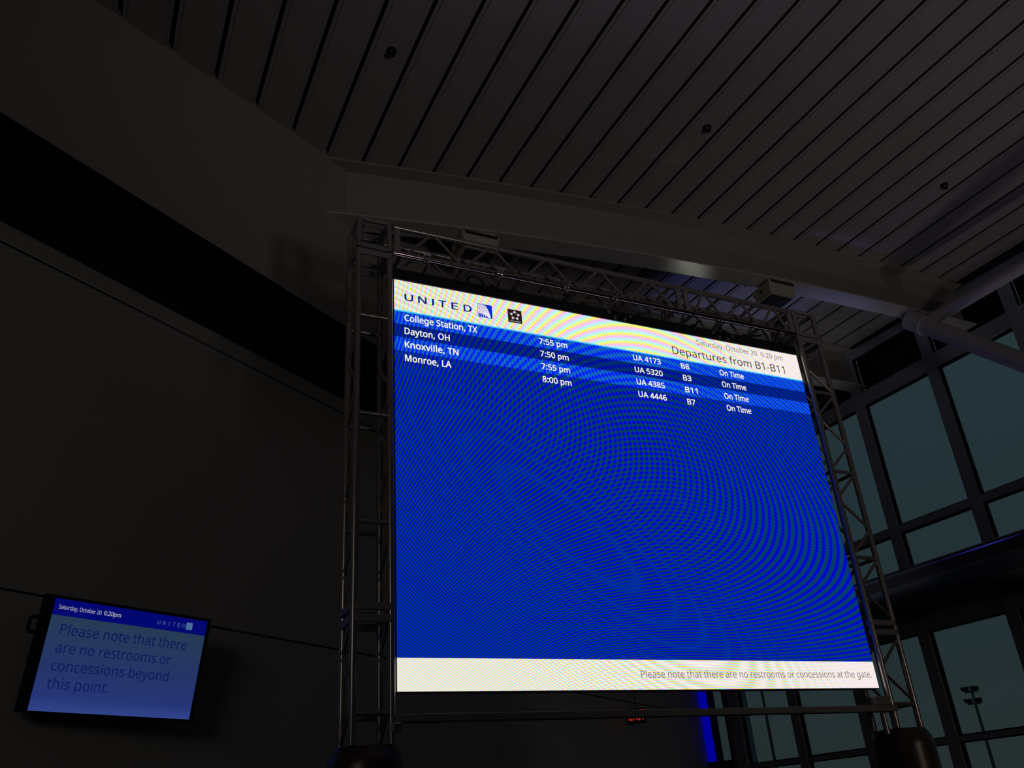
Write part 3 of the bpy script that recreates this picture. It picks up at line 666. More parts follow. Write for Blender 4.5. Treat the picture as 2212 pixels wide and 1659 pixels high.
# purlin tube and the raking column that carries the girder end
pz = 7.745
t = thing('purlin_tube', 'pale steel tube running along the glazing under the girder end', 'tube', (10.42, 7.3, pz))
MB().tube((0.0, -0.02, 0), (0.46, -8.6, 0), 0.098, 24).build('tube', M['tube'], t, True)
MB().tube((0.0, 0.05, 0), (0.0, -0.02, 0), 0.11, 24).build('end_cap', M['tube'], t, True)
MB().box((-0.05, -0.16, 0.085), (0.05, 0.12, 0.175)).build('bracket', M['flange'], t)
t = thing('raking_column', 'slanting round steel column rising to the girder end in front of the glazing', 'column', (10.88, -0.05, 0))
cd = Vector((10.36, 7.28, 7.79)) - Vector((10.88, -0.05, 0.0))
MB().tube((0, 0, 0), tuple(cd), 0.128, 28).build('shaft', M['tube'], t, True)
MB().tube(tuple(cd * 0.985), tuple(cd * 1.012), 0.150, 28).build('end_collar', M['tube'], t, True)
MB().box((-0.3, -0.3, 0), (0.3, 0.3, 0.03)).build('base_plate', M['alu_plate'], t)


# ------------------------------------------------------------------ glazed wall: one window per bay between the mullions
def wslab(mb, a0, a1, b0, b1, z0, z1, mi=0):
    return slab(mb, W0, UW, NW, a0, a1, b0, b1, z0, z1, mi)


GZ = 0.08        # glass stands behind the face of the frame
bays = [(3.08 + 1.5 * i, 3.08 + 1.5 * (i + 1)) for i in range(7)]
win_no = 0
for a0, a1 in bays:
    win_no += 1
    w = struct(D.objects.new('window_%d' % win_no, None), 'tall bay of the glazed wall, number %d counted toward the far corner' % win_no, 'window')
    COL.objects.link(w)
    wslab(MB(), a0 - 0.095, a0 + 0.095, 0.0, 0.035, 0.0, 9.0).build('mullion', M['frame'], w)
    wslab(MB(), a0 - 0.085, a0 + 0.085, 0.035, 0.14, 0.0, 9.0).build('mullion_core', M['sash_and_shade'], w)  # black core paints in the shade on the mullion's side
    for z0, z1 in ((8.56, 8.78), (7.66, 7.91), (5.385, 5.505), (3.83, 4.14), (2.26, 2.33), (0.0, 0.12)):
        wslab(MB(), a0 + 0.095, a1 - 0.095, 0.012, 0.045, z0, z1).build('transom', M['frame'], w)
        wslab(MB(), a0 + 0.095, a1 - 0.095, 0.045, 0.14, z0 + 0.006, z1 - 0.006).build('transom_core', M['sash_and_shade'], w)  # black core paints in the transom's shaded underside
    for z0, z1 in ((5.505, 7.66), (4.14, 5.385), (2.33, 3.83), (0.12, 2.26)):
        fr = MB()
        c0, c1 = a0 + 0.095, a1 - 0.095
        wslab(fr, c0, c0 + 0.022, GZ - 0.025, GZ + 0.03, z0, z1)
        wslab(fr, c1 - 0.022, c1, GZ - 0.025, GZ + 0.03, z0, z1)
        wslab(fr, c0 + 0.022, c1 - 0.022, GZ - 0.025, GZ + 0.03, z0, z0 + 0.022)
        wslab(fr, c0 + 0.022, c1 - 0.022, GZ - 0.025, GZ + 0.03, z1 - 0.022, z1)
        f = fr.build('sash', M['sash_and_shade'], w)
        wslab(MB(), c0 + 0.022, c1 - 0.022, GZ, GZ + 0.012, z0 + 0.022, z1 - 0.022).build('pane', M['glass'], f)
    wslab(MB(), a0 + 0.095, a1 - 0.095, 0.14, 0.16, 7.91, 9.0).build('spandrel_panel', M['spandrel'], w)
# the narrow last bay at the far corner
w = struct(D.objects.new('window_8', None), 'narrow last window at the far corner beside the blue strip', 'window')
COL.objects.link(w)
wslab(MB(), 13.50, 13.78, 0.0, 0.26, 0.0, 9.0).build('mullion', M['frame'], w)
wslab(MB(), 13.80, 13.82, -0.03, 0.26, 0.0, 9.0).build('edge_trim', M['alu'], w)
wslab(MB(), 13.82, 13.95, 0.03, 0.26, 0.0, 9.0).build('jamb', M['spandrel'], w)
for z0, z1 in ((7.66, 9.0), (5.385, 5.505), (3.83, 4.05), (0.0, 2.46)):
    wslab(MB(), 13.95, 14.19, 0.012, 0.05, z0, z1).build('transom', M['spandrel'], w)
for z0, z1 in ((5.505, 7.66), (4.05, 5.385), (2.46, 3.83)):
    wslab(MB(), 13.95, 14.19, 0.03, 0.042, z0, z1).build('pane', M['glass'], w)
wslab(MB(), 14.19, 14.66, 0.02, 0.045, 0.0, 9.0).build('jamb', M['reveal'], w)
o = wslab(MB(), 14.38, 14.54, -0.06, 0.018, 2.47, 6.0).build('blue_strip', emit('blue_strip_glow', lin(0, 0, 150)))  # upright strip with an even blue emission
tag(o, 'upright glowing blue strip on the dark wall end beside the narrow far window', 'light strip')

# canopy of the doors below, its polished lip and ribs
t = thing('door_canopy', 'deep dark canopy projecting from the glazing with a polished front lip', 'canopy', (9.35, 3.0, 4.06))
oc = (9.35, 3.0, 4.06)
def cq(a0, a1, b0, b1, z0, z1):
    mb = MB(); wslab(mb, a0, a1, b0, b1, z0, z1); mb.v = [off(p, oc) for p in mb.v]; return mb
cq(5.3, 11.2, -2.2, -0.0, 4.12, 4.20).build('roof_sheet', M['shelf'], t)
cq(5.3, 11.2, -2.27, -2.2, 4.03, 4.20).build('front_lip', M['lip'], t)
MB().tube(off(P3(W0, UW, 5.3, NW, -2.275, 4.185), oc), off(P3(W0, UW, 11.2, NW, -2.275, 4.185), oc), 0.03, 16).build('lip_tube', M['lip'], t, True)
cq(5.3, 11.2, -2.2, -1.2, 4.06, 4.12).build('front_band', M['shelf'], t)
for a in (5.7, 7.35, 9.0, 10.6):
    cq(a - 0.13, a + 0.13, -1.2, -0.02, 4.00, 4.12).build('rib', M['shelf'], t)
for a0, a1 in ((5.83, 7.22), (7.48, 8.87), (9.13, 10.47)):
    cq(a0, a1, -1.2, -0.25, 4.09, 4.12).build('soffit_panel', M['shelf_panel'], t)
cable_pts = []
for i in range(13):
    u_ = i / 12
    a = Vector((9.36, 7.25, 4.03)).lerp(Vector((10.9, 6.2, 4.02)), u_)
    cable_pts.append(off((a.x, a.y, a.z - 0.12 * 4 * u_ * (1 - u_)), oc))
MB().path(cable_pts, 0.008).build('cable', M['cable'], t, True)

# ------------------------------------------------------------------ things on the ceiling and the girder
def sprinkler(x, y, label):
    z = zc(x, y) 
    t = thing('ceiling_sprinkler', label, 'sprinkler', (x, y, z), 'sprinkler heads in one row on the ceiling')
    MB().lathe([(0.05, -0.004), (0.05, -0.012), (0.03, -0.018)]).build('escutcheon', M['black'], t, True)
    MB().tube((0, 0, 0), (0, 0, -0.05), 0.017).build('stem', M['alu'], t, True)
    MB().lathe([(0.012, -0.048), (0.036, -0.054), (0.036, -0.059), (0.012, -0.064)]).build('deflector', M['black'], t, True)
    for a in (0, math.pi):
        MB().path([(0.02 * math.cos(a), 0, -0.04), (0.03 * math.cos(a), 0, -0.048), (0.012 * math.cos(a), 0, -0.056)], 0.005).build('yoke_arm', M['chrome'], t, True)


sprinkler(1.80, 5.58, 'dark sprinkler head on the ceiling planks nearest the left wall')
sprinkler(5.57, 5.66, 'dark sprinkler head in mid ceiling above the middle of the girder')
sprinkler(9.30, 5.53, 'dark sprinkler head on the ceiling planks nearest the glazing')


def wall_pack(x, zt, label):
    t = thing('speaker_box', label, 'speaker', (x, 7.22, zt), 'small putty boxes under the girder')
    MB().hexa([(0.06, 0.06, -0.2), (0.46, 0.06, -0.2), (0.46, 0.36, -0.2), (0.06, 0.36, -0.2)],
              [(0.0, 0.0, -0.03), (0.46, 0.0, -0.03), (0.46, 0.36, -0.03), (0.0, 0.36, -0.03)]).build('housing', M['box'], t, bevel=0.008)
    MB().box((0.08, 0.085, -0.208), (0.44, 0.345, -0.199)).build('grille', M['grille'], t)
    MB().box((0.04, -0.004, -0.055), (0.43, 0.004, -0.02)).build('top_slot', M['black'], t)
    MB().box((0.05, 0.02, -0.03), (0.42, 0.05, 0.06)).build('mounting_plate', M['flange'], t)
    MB().tube((0.02, 0.19, -0.11), (-0.002, 0.19, -0.11), 0.016).build('cable_entry', M['black'], t)
    MB().box((-0.16, 0.02, 0.01), (-0.14, 0.30, 0.03)).build('conduit', M['black'], t)
    return t


wall_pack(3.14, prof1(3.3) - 0.755, 'small box under the girder half hidden by the left end of the top truss')
wall_pack(7.58, prof1(7.8) - 0.755, 'small putty box with dark grille under the girder above the right end of the truss')

# ------------------------------------------------------------------ goal-post truss
CH, RU, DI = 0.0245, 0.0165, 0.013
YF, YR = 5.36, 5.61


def seg(root, name, p, q, r, mt='alu'):
    return MB().tube(off(p, root.location), off(q, root.location), r, 12).build(name, M[mt], root, True)


def plate(root, a, b, name='end_plate', mt='alu_plate'):
    return MB().box(off(a, root.location), off(b, root.location)).build(name, M[mt], root, bevel=0.004)


def tower(xl, xr, label, zig_front):
    zb, zt = 2.09, 5.655
    t = thing('truss_tower', label, 'truss', ((xl + xr) / 2, (YF + YR) / 2, zb), 'box truss towers of the video wall')
    for x in (xl, xr):
        for y in (YF, YR):
            seg(t, 'chord', (x, y, zb), (x, y, zt), CH)
    rz = (5.06, 4.255, 3.463, 2.266)
    for y in (YF, YR):
        for z in rz:
            seg(t, 'rung', (xl, y, z), (xr, y, z), RU)
    for z in (2.83, 2.905, 5.625):
        e_ = 0.024
        h = 0.024
        plate(t, (xl, YF - e_, z - h), (xr, YF - e_ + 0.02, z + h), 'joint_plate')
        plate(t, (xl, YR + e_ - 0.02, z - h), (xr, YR + e_, z + h), 'joint_plate')
        plate(t, (xl - e_, YF, z - h), (xl - e_ + 0.02, YR, z + h), 'joint_plate')
        plate(t, (xr + e_ - 0.02, YF, z - h), (xr + e_, YR, z + h), 'joint_plate')
    if zig_front:
        for y in (YF, YR):
            for hi, lo in ((5.60, 5.06), (5.06, 4.255), (4.255, 3.463), (3.463, 2.93), (2.80, 2.266)):
                n = 3 if hi - lo > 0.6 else 2
                xs = [xr, xl]
                for i in range(n):
                    za = hi - (hi - lo) * i / n - 0.02
                    zb2 = hi - (hi - lo) * (i + 1) / n + 0.02
                    seg(t, 'diagonal', (xs[i % 2], y, za), (xs[(i + 1) % 2], y, zb2), DI)
        for x in (xl, xr):
            for z in rz:
                seg(t, 'rung', (x, YF, z), (x, YR, z), RU)
    else:
        for x in (xl, xr):
            z, i = 5.55, 0
            while z > 2.35:
                z2 = z - 0.265
                ya, yb = (YF, YR) if i % 2 == 0 else (YR, YF)
                if not (2.78 < (z + z2) / 2 < 2.96):
                    seg(t, 'diagonal', (x, ya, z), (x, yb, z2), DI)
                z, i = z2, i + 1
    return t


tower(1.455, 1.700, 'left truss tower with ladder rungs beside the video wall', False)
tower(5.835, 6.090, 'right truss tower with zigzag braces beside the video wall', True)


def corner_block(xl, xr, label):
    z0, z1 = 5.69, 5.945
    t = thing('truss_corner_block', label, 'truss', ((xl + xr) / 2, (YF + YR) / 2, z0), 'truss corner blocks')
    for x in (xl, xr):
        for y in (YF, YR):
            seg(t, 'post', (x, y, z0 - 0.02), (x, y, z1), 0.024)
    for z in (z0, z1):
        for y in (YF, YR):
            plate(t, (xl, y - 0.016, z - 0.016), (xr, y + 0.016, z + 0.016), 'rail')
        for x in (xl, xr):
            plate(t, (x - 0.016, YF, z - 0.016), (x + 0.016, YR, z + 0.016), 'rail')
    ring = []
    for i in range(33):
        a = 2 * math.pi * i / 32
        ring.append(off(((xl + xr) / 2 + 0.1 * math.cos(a), (YF + YR) / 2 + 0.1 * math.sin(a), z1 - 0.02), t.location))
    MB().path(ring, 0.012).build('ring', M['alu_plate'], t, True)
    return t


corner_block(1.455, 1.700, 'square corner block on top of the left truss tower')
corner_block(5.835, 6.090, 'square corner block on top of the right truss tower')

# horizontal truss
ZT, ZB = 5.93, 5.678
t = thing('top_truss', 'horizontal zigzag truss spanning above the video wall between the two towers', 'truss', (3.78, (YF + YR) / 2, ZB))
for y in (YF, YR):
    for z in (ZT, ZB):
        seg(t, 'chord', (1.735, y, z), (5.80, y, z), CH, 'alu_glint' if y == YF and z == ZB else 'alu')
for y in (YF, YR):
    for x in (1.765, 4.46, 4.545, 5.775):
        plate(t, (x - 0.026, y - 0.012, ZB), (x + 0.026, y + 0.012, ZT), 'upright_plate')
    for tops, lo0, lo1 in (([2.07, 2.59, 3.11, 3.63, 4.15], 1.82, 4.41), ([4.76, 5.17, 5.58], 4.60, 5.74)):
        prev = lo0
        for i, x in enumerate(tops):
            nxt = (x + tops[i + 1]) / 2 if i + 1 < len(tops) else lo1
            seg(t, 'diagonal', (prev + 0.012, y, ZB), (x - 0.012, y, ZT), DI)
            seg(t, 'diagonal', (x + 0.012, y, ZT), (nxt - 0.012, y, ZB), DI)
            prev = nxt
for x in (1.80, 2.33, 2.85, 3.37, 3.89, 4.40, 4.60, 4.965, 5.375, 5.74):
    seg(t, 'rung', (x, YF, ZB), (x, YR, ZB), 0.019)
    seg(t, 'rung', (x, YF, ZT), (x, YR, ZT), RU)

# lower spreader bar
t = thing('spreader_bar', 'grey square bar joining the towers below the video wall', 'bar', (1.72, 5.36, 2.21))
MB().box((0.0, -0.03, 0.0), (4.145, 0.05, 0.046)).build('bar', M['alu_plate'], t, bevel=0.004)
MB().box((-0.03, -0.045, -0.06), (0.03, 0.06, -0.002)).build('coupler', M['chrome'], t, bevel=0.006)
MB().box((3.93, -0.02, 0.05), (4.13, 0.16, 0.115)).build('bracket_plate', M['alu_plate'], t, bevel=0.004)
MB().tube((4.06, 0.06, -0.16), (4.06, 0.06, 0.0), 0.022).build('coupler', M['alu'], t, True)

# round shrouds under the towers
for x, lab in ((1.575, 'rounded dark drum at the foot of the left truss tower'), (6.00, 'rounded dark drum at the foot of the right truss tower')):
    t = thing('drum_shroud', lab, 'drum', (x, 5.487, 0), 'dark drums under the truss towers')
    MB().lathe([(0.245, 0.0), (0.245, 0.02), (0.235, 0.03), (0.232, 1.95)], n=56).build('drum_wall', M['drum'], t, True)
    MB().lathe([(0.232, 1.95), (0.231, 1.975), (0.224, 2.01), (0.210, 2.045), (0.195, 2.068), (0.188, 2.078), (0.186, 2.088)], n=56).build('shoulder', M['drum'], t, True)

# ------------------------------------------------------------------ the video wall
LW, LH = 4.1144, 3.1201
LS = 5.40 / 5.5
LO = (1.7818 * LS, 5.40, 1.6 + 0.8101 * LS)
led = thing('video_wall', 'large bright LED departures screen hung in the truss frame', 'screen', LO)
led.scale = (LS, LS, LS)
sc_ = MB()
bands = [(0.0, 0.207, 3), (0.207, 2.478, 0), (2.478, 2.598, 1), (2.598, 2.716, 2), (2.716, 2.830, 1), (2.830, 2.843, 4), (2.843, LH, 3)]
for z0, z1, mi in bands:
    sc_.quad([(0, 0, z0), (LW, 0, z0), (LW, 0, z1), (0, 0, z1)], mi)
sc_.build('display', [M['led_body'], M['led_row_light'], M['led_row_dark'], M['led_white'], M['led_cyan']], led)
MB().box((-0.004, 0.003, -0.006), (LW + 0.004, 0.075, LH)).build('cabinet', M['black'], led)
hb = MB().box((-0.02, -0.01, LH + 0.001), (LW + 0.0, 0.075, LH + 0.105)).build('header_bar', M['black'], led, bevel=0.004)
for x in (1.98, 3.12):
    for dx, dz in ((0, 0.075), (0.06, 0.03), (0.16, 0.03), (0.22, 0.07)):
        MB().tube((x + dx, -0.012, LH + dz), (x + dx, -0.02, LH + dz), 0.015).build('bolt', M['alu'], hb, True)
for x in (0.62, 0.84, 1.06, 1.72, 2.30, 2.90, 3.5):
    MB().box((x, 0.0, LH + 0.105), (x + 0.035, 0.03, LH + 0.135)).build('lug', M['black'], hb)

# airline wordmark
wm = MB()
for ch, a, b in (('U', 0.084, 0.158), ('N', 0.197, 0.270), ('I', 0.314, 0.332), ('T', 0.370, 0.438), ('E', 0.480, 0.539), ('D', 0.586, 0.658)):
    if ch == 'I':
        wm.quad([(a, -0.002, 2.938), (b, -0.002, 2.938), (b, -0.002, 3.0), (a, -0.002, 3.0)])
    else:
        letters(wm, ch, a, b, 2.938, 0.062, weight=0.014)
wm.build('wordmark', M['led_navy'], led)
# globe emblem: blue square with a white net of curved lines
gx0, gz0, gs = 0.711, 2.909, 0.130
gl = MB().quad([(gx0, -0.002, gz0), (gx0 + gs, -0.002, gz0), (gx0 + gs, -0.002, gz0 + gs), (gx0, -0.002, gz0 + gs)])


def arc_strip(mb, pts, wd, mi):
    for (xa, za), (xb, zb_) in zip(pts[:-1], pts[1:]):
        dx, dz = xb - xa, zb_ - za
        L_ = math.hypot(dx, dz) or 1
        nx, nz = -dz / L_ * wd, dx / L_ * wd
        mb.quad([(xa - nx, -0.003, za - nz), (xb - nx, -0.003, zb_ - nz), (xb + nx, -0.003, zb_ + nz), (xa + nx, -0.003, za + nz)], mi)


for j in range(7):
    rr = 0.35 + 0.11 * j
    pts = []
    for i in range(15):
        u_ = i / 14
        x = 0.02 + 0.86 * u_
        z = rr * 1.0 - 0.62 * u_ ** 1.7 * (0.55 + 0.06 * j) 
        if 0.02 < z < 0.97 and x < 0.62 + 0.3 * (1 - z):
            pts.append((gx0 + gs * x, gz0 + gs * z))
    if len(pts) > 1:
        arc_strip(gl, pts, 0.0022 + 0.0004 * (6 - j), 1)
for j in range(6):
    pts = []
    for i in range(15):
        u_ = i / 14
        z = 0.03 + 0.92 * u_
        x = 0.06 + 0.155 * j - 0.10 * u_ ** 2 * j * 0.7
        if 0.01 < x < 0.62 + 0.3 * (1 - z):
            pts.append((gx0 + gs * x, gz0 + gs * z))
    arc_strip(gl, pts, 0.0022, 1)
gl.build('globe_emblem', [M['led_logo_blue'], M['led_text']], led)
# five-pointed alliance emblem on a dark square
sx0, sz0, ss = 0.983, 2.911, 0.129
sq = MB().quad([(sx0, -0.002, sz0), (sx0 + ss, -0.002, sz0), (sx0 + ss, -0.002, sz0 + ss), (sx0, -0.002, sz0 + ss)])
cx, cz = sx0 + ss * 0.5, sz0 + ss * 0.56
for i in range(5):
    a = math.pi / 2 + i * 2 * math.pi / 5
    tip = (cx + ss * 0.40 * math.cos(a), cz + ss * 0.40 * math.sin(a))
    b1 = (cx + ss * 0.235 * math.cos(a + 0.50), cz + ss * 0.235 * math.sin(a + 0.50))
    b2 = (cx + ss * 0.235 * math.cos(a - 0.50), cz + ss * 0.235 * math.sin(a - 0.50))
    mid = (cx + ss * 0.17 * math.cos(a), cz + ss * 0.17 * math.sin(a))
    sq.add([(tip[0], -0.003, tip[1]), (b1[0], -0.003, b1[1]), (mid[0], -0.003, mid[1]), (b2[0], -0.003, b2[1])], [(0, 1, 2), (0, 2, 3)], 1)
letters(sq, 'STAR ALLIANCE', sx0 + 0.016, sx0 + ss - 0.014, sz0 + 0.010, 0.009, -0.003, 0.008, mi=1)
sq.build('star_emblem', [M['led_black'], M['led_silver']], led)

rows = [('College Station, TX', 0.697, '7:55 pm', 'UA 4173', 'B8', 2.770),
        ('Dayton, OH', 0.455, '7:50 pm', 'UA 5320', 'B3', 2.770),
        ('Knoxville, TN', 0.524, '7:55 pm', 'UA 4385', 'B11', 2.815),
        ('Monroe, LA', 0.459, '8:00 pm', 'UA 4446', 'B7', 2.765)]
for i, (city, cr, tm, fl, gt_, gr) in enumerate(rows):
    b = 2.751 - 0.1195 * i
    for nm, tx, xa_, xb_, dz, cp in (('destination_text', city, 0.082, cr, 0.0, 0.056), ('time_text', tm, 1.254, 1.521, 0.001, 0.052),
                                     ('flight_text', fl, 2.174, 2.463, -0.002, 0.053), ('gate_text', gt_, 2.680, gr, -0.004, 0.053),
                                     ('status_text', 'On Time', 3.108, 3.384, -0.006, 0.055)):
        letters(MB(), tx, xa_, xb_, b + dz, cp, weight=0.013).build(nm, M['led_text'], led)
letters(MB(), 'Saturday, October 20  6:20 pm', 2.903, 3.920, 3.030, 0.052, weight=-0.006).build('date_text', M['led_grey'], led)
letters(MB(), 'Departures from B1-B11', 2.614, 3.912, 2.885, 0.079, weight=0.002).build('title_text', M['led_dark_text'], led)
letters(MB(), 'Please note that there are no restrooms or concessions at the gate.', 1.828, 4.064, 0.081, 0.052, weight=-0.002).build('footer_text', M['led_foot_text'], led)

# rigging clamps on the lower chord, each with a hook and a strap down to the header bar
names = ['first rigging clamp from the left truss tower on the lower chord', 'second rigging clamp from the left truss tower on the lower chord',
         'third rigging clamp from the left truss tower on the lower chord', 'middle rigging clamp, fourth along the lower chord',
         'open hook hanging from the lower chord just right of the truss joint', 'rigging clamp right of the open hook on the lower chord',
         'rigging clamp nearest the right truss tower on the lower chord']


def clamp():
    t = thing('rigging_clamp', names[0], 'clamp', (2.003, YF, ZB), 'rigging clamps along the lower truss chord')
    ring = [(0.0, 0.030 * math.cos(a), 0.030 * math.sin(a)) for a in [2 * math.pi * i / 20 for i in range(21)]]
    for dx in (-0.014, 0.014):
        MB().path([(p[0] + dx, p[1], p[2]) for p in ring], 0.008).build('jaw', M['chrome'], t, True)
    MB().tube((-0.03, -0.032, 0.02), (0.03, -0.032, 0.02), 0.007).build('bolt', M['chrome'], t, True)
    hook = [(0, 0, -0.03), (0, -0.012, -0.05), (0, -0.016, -0.07), (0, 0.0, -0.09), (0, 0.018, -0.08), (0, 0.016, -0.065)]
    MB().path(hook, 0.0065).build('hook', M['chrome'], t, True)
    MB().path([(0, 0.0, -0.085), (-0.01, 0.03, -0.105), (-0.02, 0.055, -0.114)], 0.009).build('strap', M['cable'], t, True)
    return t


c0 = clamp()
for x, nm in zip((2.642, 3.266, 3.75, 4.631, 4.897, 5.629), names[1:]):
    dup(c0, (x - 2.003, 0, 0), nm)

# loose cables behind the lower chord
def cable(pts, r, label):
    base = Vector(pts[0])
    o = MB().path([tuple(Vector(p) - base) for p in pts], r).build('cable', M['cable'], None, True)
    o.location = base
    tag(o, label, 'cable', 'cables on the video wall frame')


pts = []
for i in range(17):
    a = math.pi * (1.05 - 1.15 * i / 16)
    pts.append((2.46 + 0.075 * math.cos(a), 5.45, 5.60 + 0.075 * math.sin(a)))
cable(pts, 0.011, 'looped black cable rising above the header bar near the second clamp')
pts = [(1.735 + 0.002 * math.sin(i), 5.44, 5.60 - 0.262 * i) for i in range(0, 13)]
cable(pts, 0.008, 'thin black cable running down the left edge of the video wall')
pts = []
for i in range(15):
    u_ = i / 14
    pts.append((5.0 + 0.52 * u_, 5.52 + 0.02 * math.sin(u_ * 6), 5.70 - 0.055 * math.sin(math.pi * u_)))
cable(pts, 0.010, 'sagging black cable inside the right end of the top truss')

# exit sign far behind, mostly hidden by the spreader bar
ex = (8.12, 12.90, 3.0)
t = thing('exit_sign', 'dim red exit sign peeping out under the spreader bar', 'sign', ex)
dirv = Vector((ex[0], ex[1], 0)).normalized()
t.rotation_euler = (0, 0, -math.atan2(dirv.x, dirv.y))
MB().box((-0.02, 0.005, -0.03), (0.29, 0.05, 0.20)).build('housing', M['black'], t)
MB().tube((0.135, 0.03, 0.20), (0.135, 0.03, 3.2), 0.008).build('hanger', M['black'], t)
letters(MB(), 'EXIT', 0.0, 0.27, 0.02, 0.15, 0.0, 0.02).build('lettering', emit('exit_red', lin(150, 32, 26)), t)

# ------------------------------------------------------------------ wall monitor, tilted down on its bracket
KT = 0.945
tc_ = Vector((0.25080, 7.69034, 2.97730 - 1.6)) * KT + Vector((0, 0, 1.6))
yaw, tilt = 1.04825, 0.16705
e1 = Vector((math.sin(yaw), math.cos(yaw), 0))
nn = Vector((math.cos(yaw), -math.sin(yaw), 0))
nrm = nn * math.cos(tilt) - Vector((0, 0, 1)) * math.sin(tilt)
e2 = e1.cross(-nrm)
if e2.z < 0:
    e2 = -e2
tv = thing('wall_monitor', 'flat monitor on the left wall showing a restroom notice', 'monitor')
tv.matrix_world = Matrix(((e1.x, -nrm.x, e2.x, tc_.x), (e1.y, -nrm.y, e2.y, tc_.y), (e1.z, -nrm.z, e2.z, tc_.z), (0, 0, 0, 1)))
K = KT
MB().box((-0.725 * K, 0.0, -0.4163 * K), (0.725 * K, 0.075, 0.4163 * K)).build('casing', M['tvblack'], tv, bevel=0.006)
fm = D.materials.new('monitor_notice_background')
fm.use_nodes = True
nt = fm.node_tree
nt.nodes.clear()
fo = nt.nodes.new('ShaderNodeOutputMaterial'); fe = nt.nodes.new('ShaderNodeEmission')
ftc = nt.nodes.new('ShaderNodeTexCoord'); fsp = nt.nodes.new('ShaderNodeSeparateXYZ')
fmr = nt.nodes.new('ShaderNodeMapRange')
fmr.inputs['From Min'].default_value = -0.38; fmr.inputs['From Max'].default_value = 0.26
frp = nt.nodes.new('ShaderNodeValToRGB')
frp.color_ramp.elements[0].color = (*lin(50, 68, 138), 1)
frp.color_ramp.elements[1].color = (*lin(38, 60, 84), 1)
ee = frp.color_ramp.elements.new(0.45); ee.color = (*lin(37, 52, 104), 1)
ee = frp.color_ramp.elements.new(0.15); ee.color = (*lin(38, 54, 118), 1)
nt.links.new(ftc.outputs['Object'], fsp.inputs[0])
nt.links.new(fsp.outputs['Z'], fmr.inputs['Value'])
nt.links.new(fmr.outputs[0], frp.inputs['Fac'])
nt.links.new(frp.outputs['Color'], fe.inputs['Color'])
nt.links.new(fe.outputs[0], fo.inputs[0])
dp = MB()
xa, xb = -0.668 * K, 0.685 * K
dp.quad([(xa, -0.002, -0.40 * K), (xb, -0.002, -0.40 * K), (xb, -0.002, 0.273 * K), (xa, -0.002, 0.273 * K)], 0)
dp.quad([(xa, -0.002, 0.273 * K), (xb, -0.002, 0.273 * K), (xb, -0.002, 0.393 * K), (xa, -0.002, 0.393 * K)], 1)
dp.build('display', [fm, emit('monitor_header_blue', lin(2, 8, 112))], tv)
tl = MB()
letters(tl, 'Saturday, October 20', -0.629 * K, -0.288 * K, 0.3195 * K, 0.030 * K, -0.004)
letters(tl, '6:20pm', -0.265 * K, -0.122 * K, 0.3205 * K, 0.032 * K, -0.004, 0.006)
tl.build('date_text', emit('monitor_white_text', lin(176, 180, 186)), tv)
tl = MB()
for i, ch in enumerate('UNITED'):
    wd = 0.012 if ch == 'I' else 0.026
    xc = (0.223 + 0.0475 * i) * K
    if ch == 'I':
        tl.quad([(xc - 0.003, -0.004, 0.313 * K), (xc + 0.003, -0.004, 0.313 * K), (xc + 0.003, -0.004, 0.344 * K), (xc - 0.003, -0.004, 0.344 * K)])
    else:
        letters(tl, ch, xc - wd / 2, xc + wd / 2, 0.313 * K, 0.031 * K, -0.004, 0.006)
tl.build('wordmark', emit('monitor_wordmark_grey', lin(70, 84, 142)), tv)
tl = MB().quad([(0.484 * K, -0.004, 0.303 * K), (0.543 * K, -0.004, 0.303 * K), (0.543 * K, -0.004, 0.360 * K), (0.484 * K, -0.004, 0.360 * K)])
for i in range(4):
    z = 0.308 + 0.013 * i
    tl.quad([(0.487 * K, -0.0045, z * K), (0.533 * K, -0.0045, (z + 0.006) * K), (0.533 * K, -0.0045, (z + 0.009) * K), (0.487 * K, -0.0045, (z + 0.003) * K)], 1)
tl.build('globe_emblem', [emit('monitor_emblem', lin(78, 116, 156)), emit('monitor_emblem_lines', lin(48, 78, 140))], tv)
st_ = MB()
for i in range(5):
    a = math.pi / 2 + i * 2 * math.pi / 5
    pt = lambda r, da: (0.628 * K + r * math.cos(a + da), -0.004, 0.336 * K + r * math.sin(a + da))
    st_.add([pt(0.026, 0), pt(0.014, 0.5), pt(0.010, 0), pt(0.014, -0.5)], [(0, 1, 2), (0, 2, 3)])
st_.build('star_emblem', emit('monitor_star', lin(14, 24, 118)), tv)
nm_ = emit('monitor_navy_text', lin(12, 26, 88))
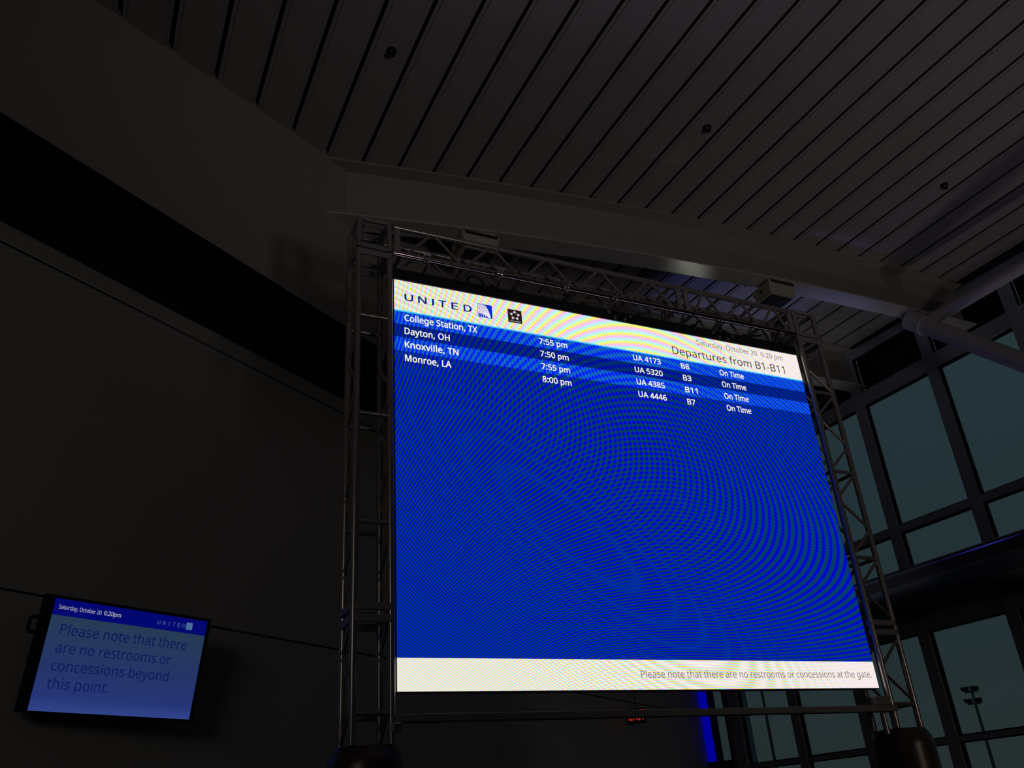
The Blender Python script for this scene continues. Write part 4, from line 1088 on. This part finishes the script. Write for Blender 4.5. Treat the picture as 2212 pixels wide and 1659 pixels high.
for tx, xr_, bz in (('Please note that there', 0.522, 0.1395), ('are no restrooms or', 0.402, 0.010), ('concessions beyond', 0.411, -0.118), ('this point.', -0.087, -0.2435)):
    letters(MB(), tx, -0.577 * K, xr_ * K, bz * K, 0.075 * K, -0.004, 0.003).build('notice_line_text', nm_, tv)
MB().box((-0.19, 0.07, -0.15), (0.19, 0.10, 0.15)).build('mounting_plate', M['black'], tv)
MB().tube((0.0, 0.09, 0.0), (0.0, 0.235, 0.0), 0.04).build('bracket_arm', M['black'], tv, True)
MB().path([(-0.70 * K, 0.06, 0.25 * K), (-0.775 * K, 0.06, 0.245 * K), (-0.785 * K, 0.06, 0.225 * K), (-0.785 * K, 0.06, 0.16 * K), (-0.775 * K, 0.06, 0.14 * K), (-0.70 * K, 0.06, 0.135 * K)], 0.013).build('side_handle', M['tvblack'], tv, True)

# ------------------------------------------------------------------ outside: floodlight masts on the apron
def mast(x, y, ztop, label, lamps):
    t = thing('floodlight_mast', label, 'mast', (x, y, -0.3), 'floodlight masts on the apron')
    h = ztop + 0.3
    MB().tube((0, 0, 0), (0, 0, h), 0.11, 12, 0, 0.07).build('pole', M['mast'], t, True)
    d = Vector((y, -x, 0)).normalized()
    for zz in lamps:
        MB().tube(tuple(d * -0.40 + Vector((0, 0, h + zz))), tuple(d * 0.34 + Vector((0, 0, h + zz))), 0.05).build('crossarm', M['mast'], t)
        for s_ in (-0.40, -0.22, 0.14, 0.31):
            c = d * s_ + Vector((0, 0, h + zz + 0.17))
            MB().hexa([tuple(c + d * a + Vector((0, b, -0.12))) for a, b in ((-0.04, -0.08), (0.04, -0.08), (0.04, 0.08), (-0.04, 0.08))],
                      [tuple(c + d * a + Vector((0, b, 0.11))) for a, b in ((-0.09, -0.1), (0.04, -0.1), (0.04, 0.14), (-0.09, 0.14))]).build('floodlight', M['black'], t)
    return t


mast(47.10, 37.15, 7.15, 'floodlight mast seen through the lowest right windows, two tiers of lamps', (-0.32, -0.98))
mast(38.87, 45.72, 14.0, 'thin plain mast seen through the windows under the video wall', ())
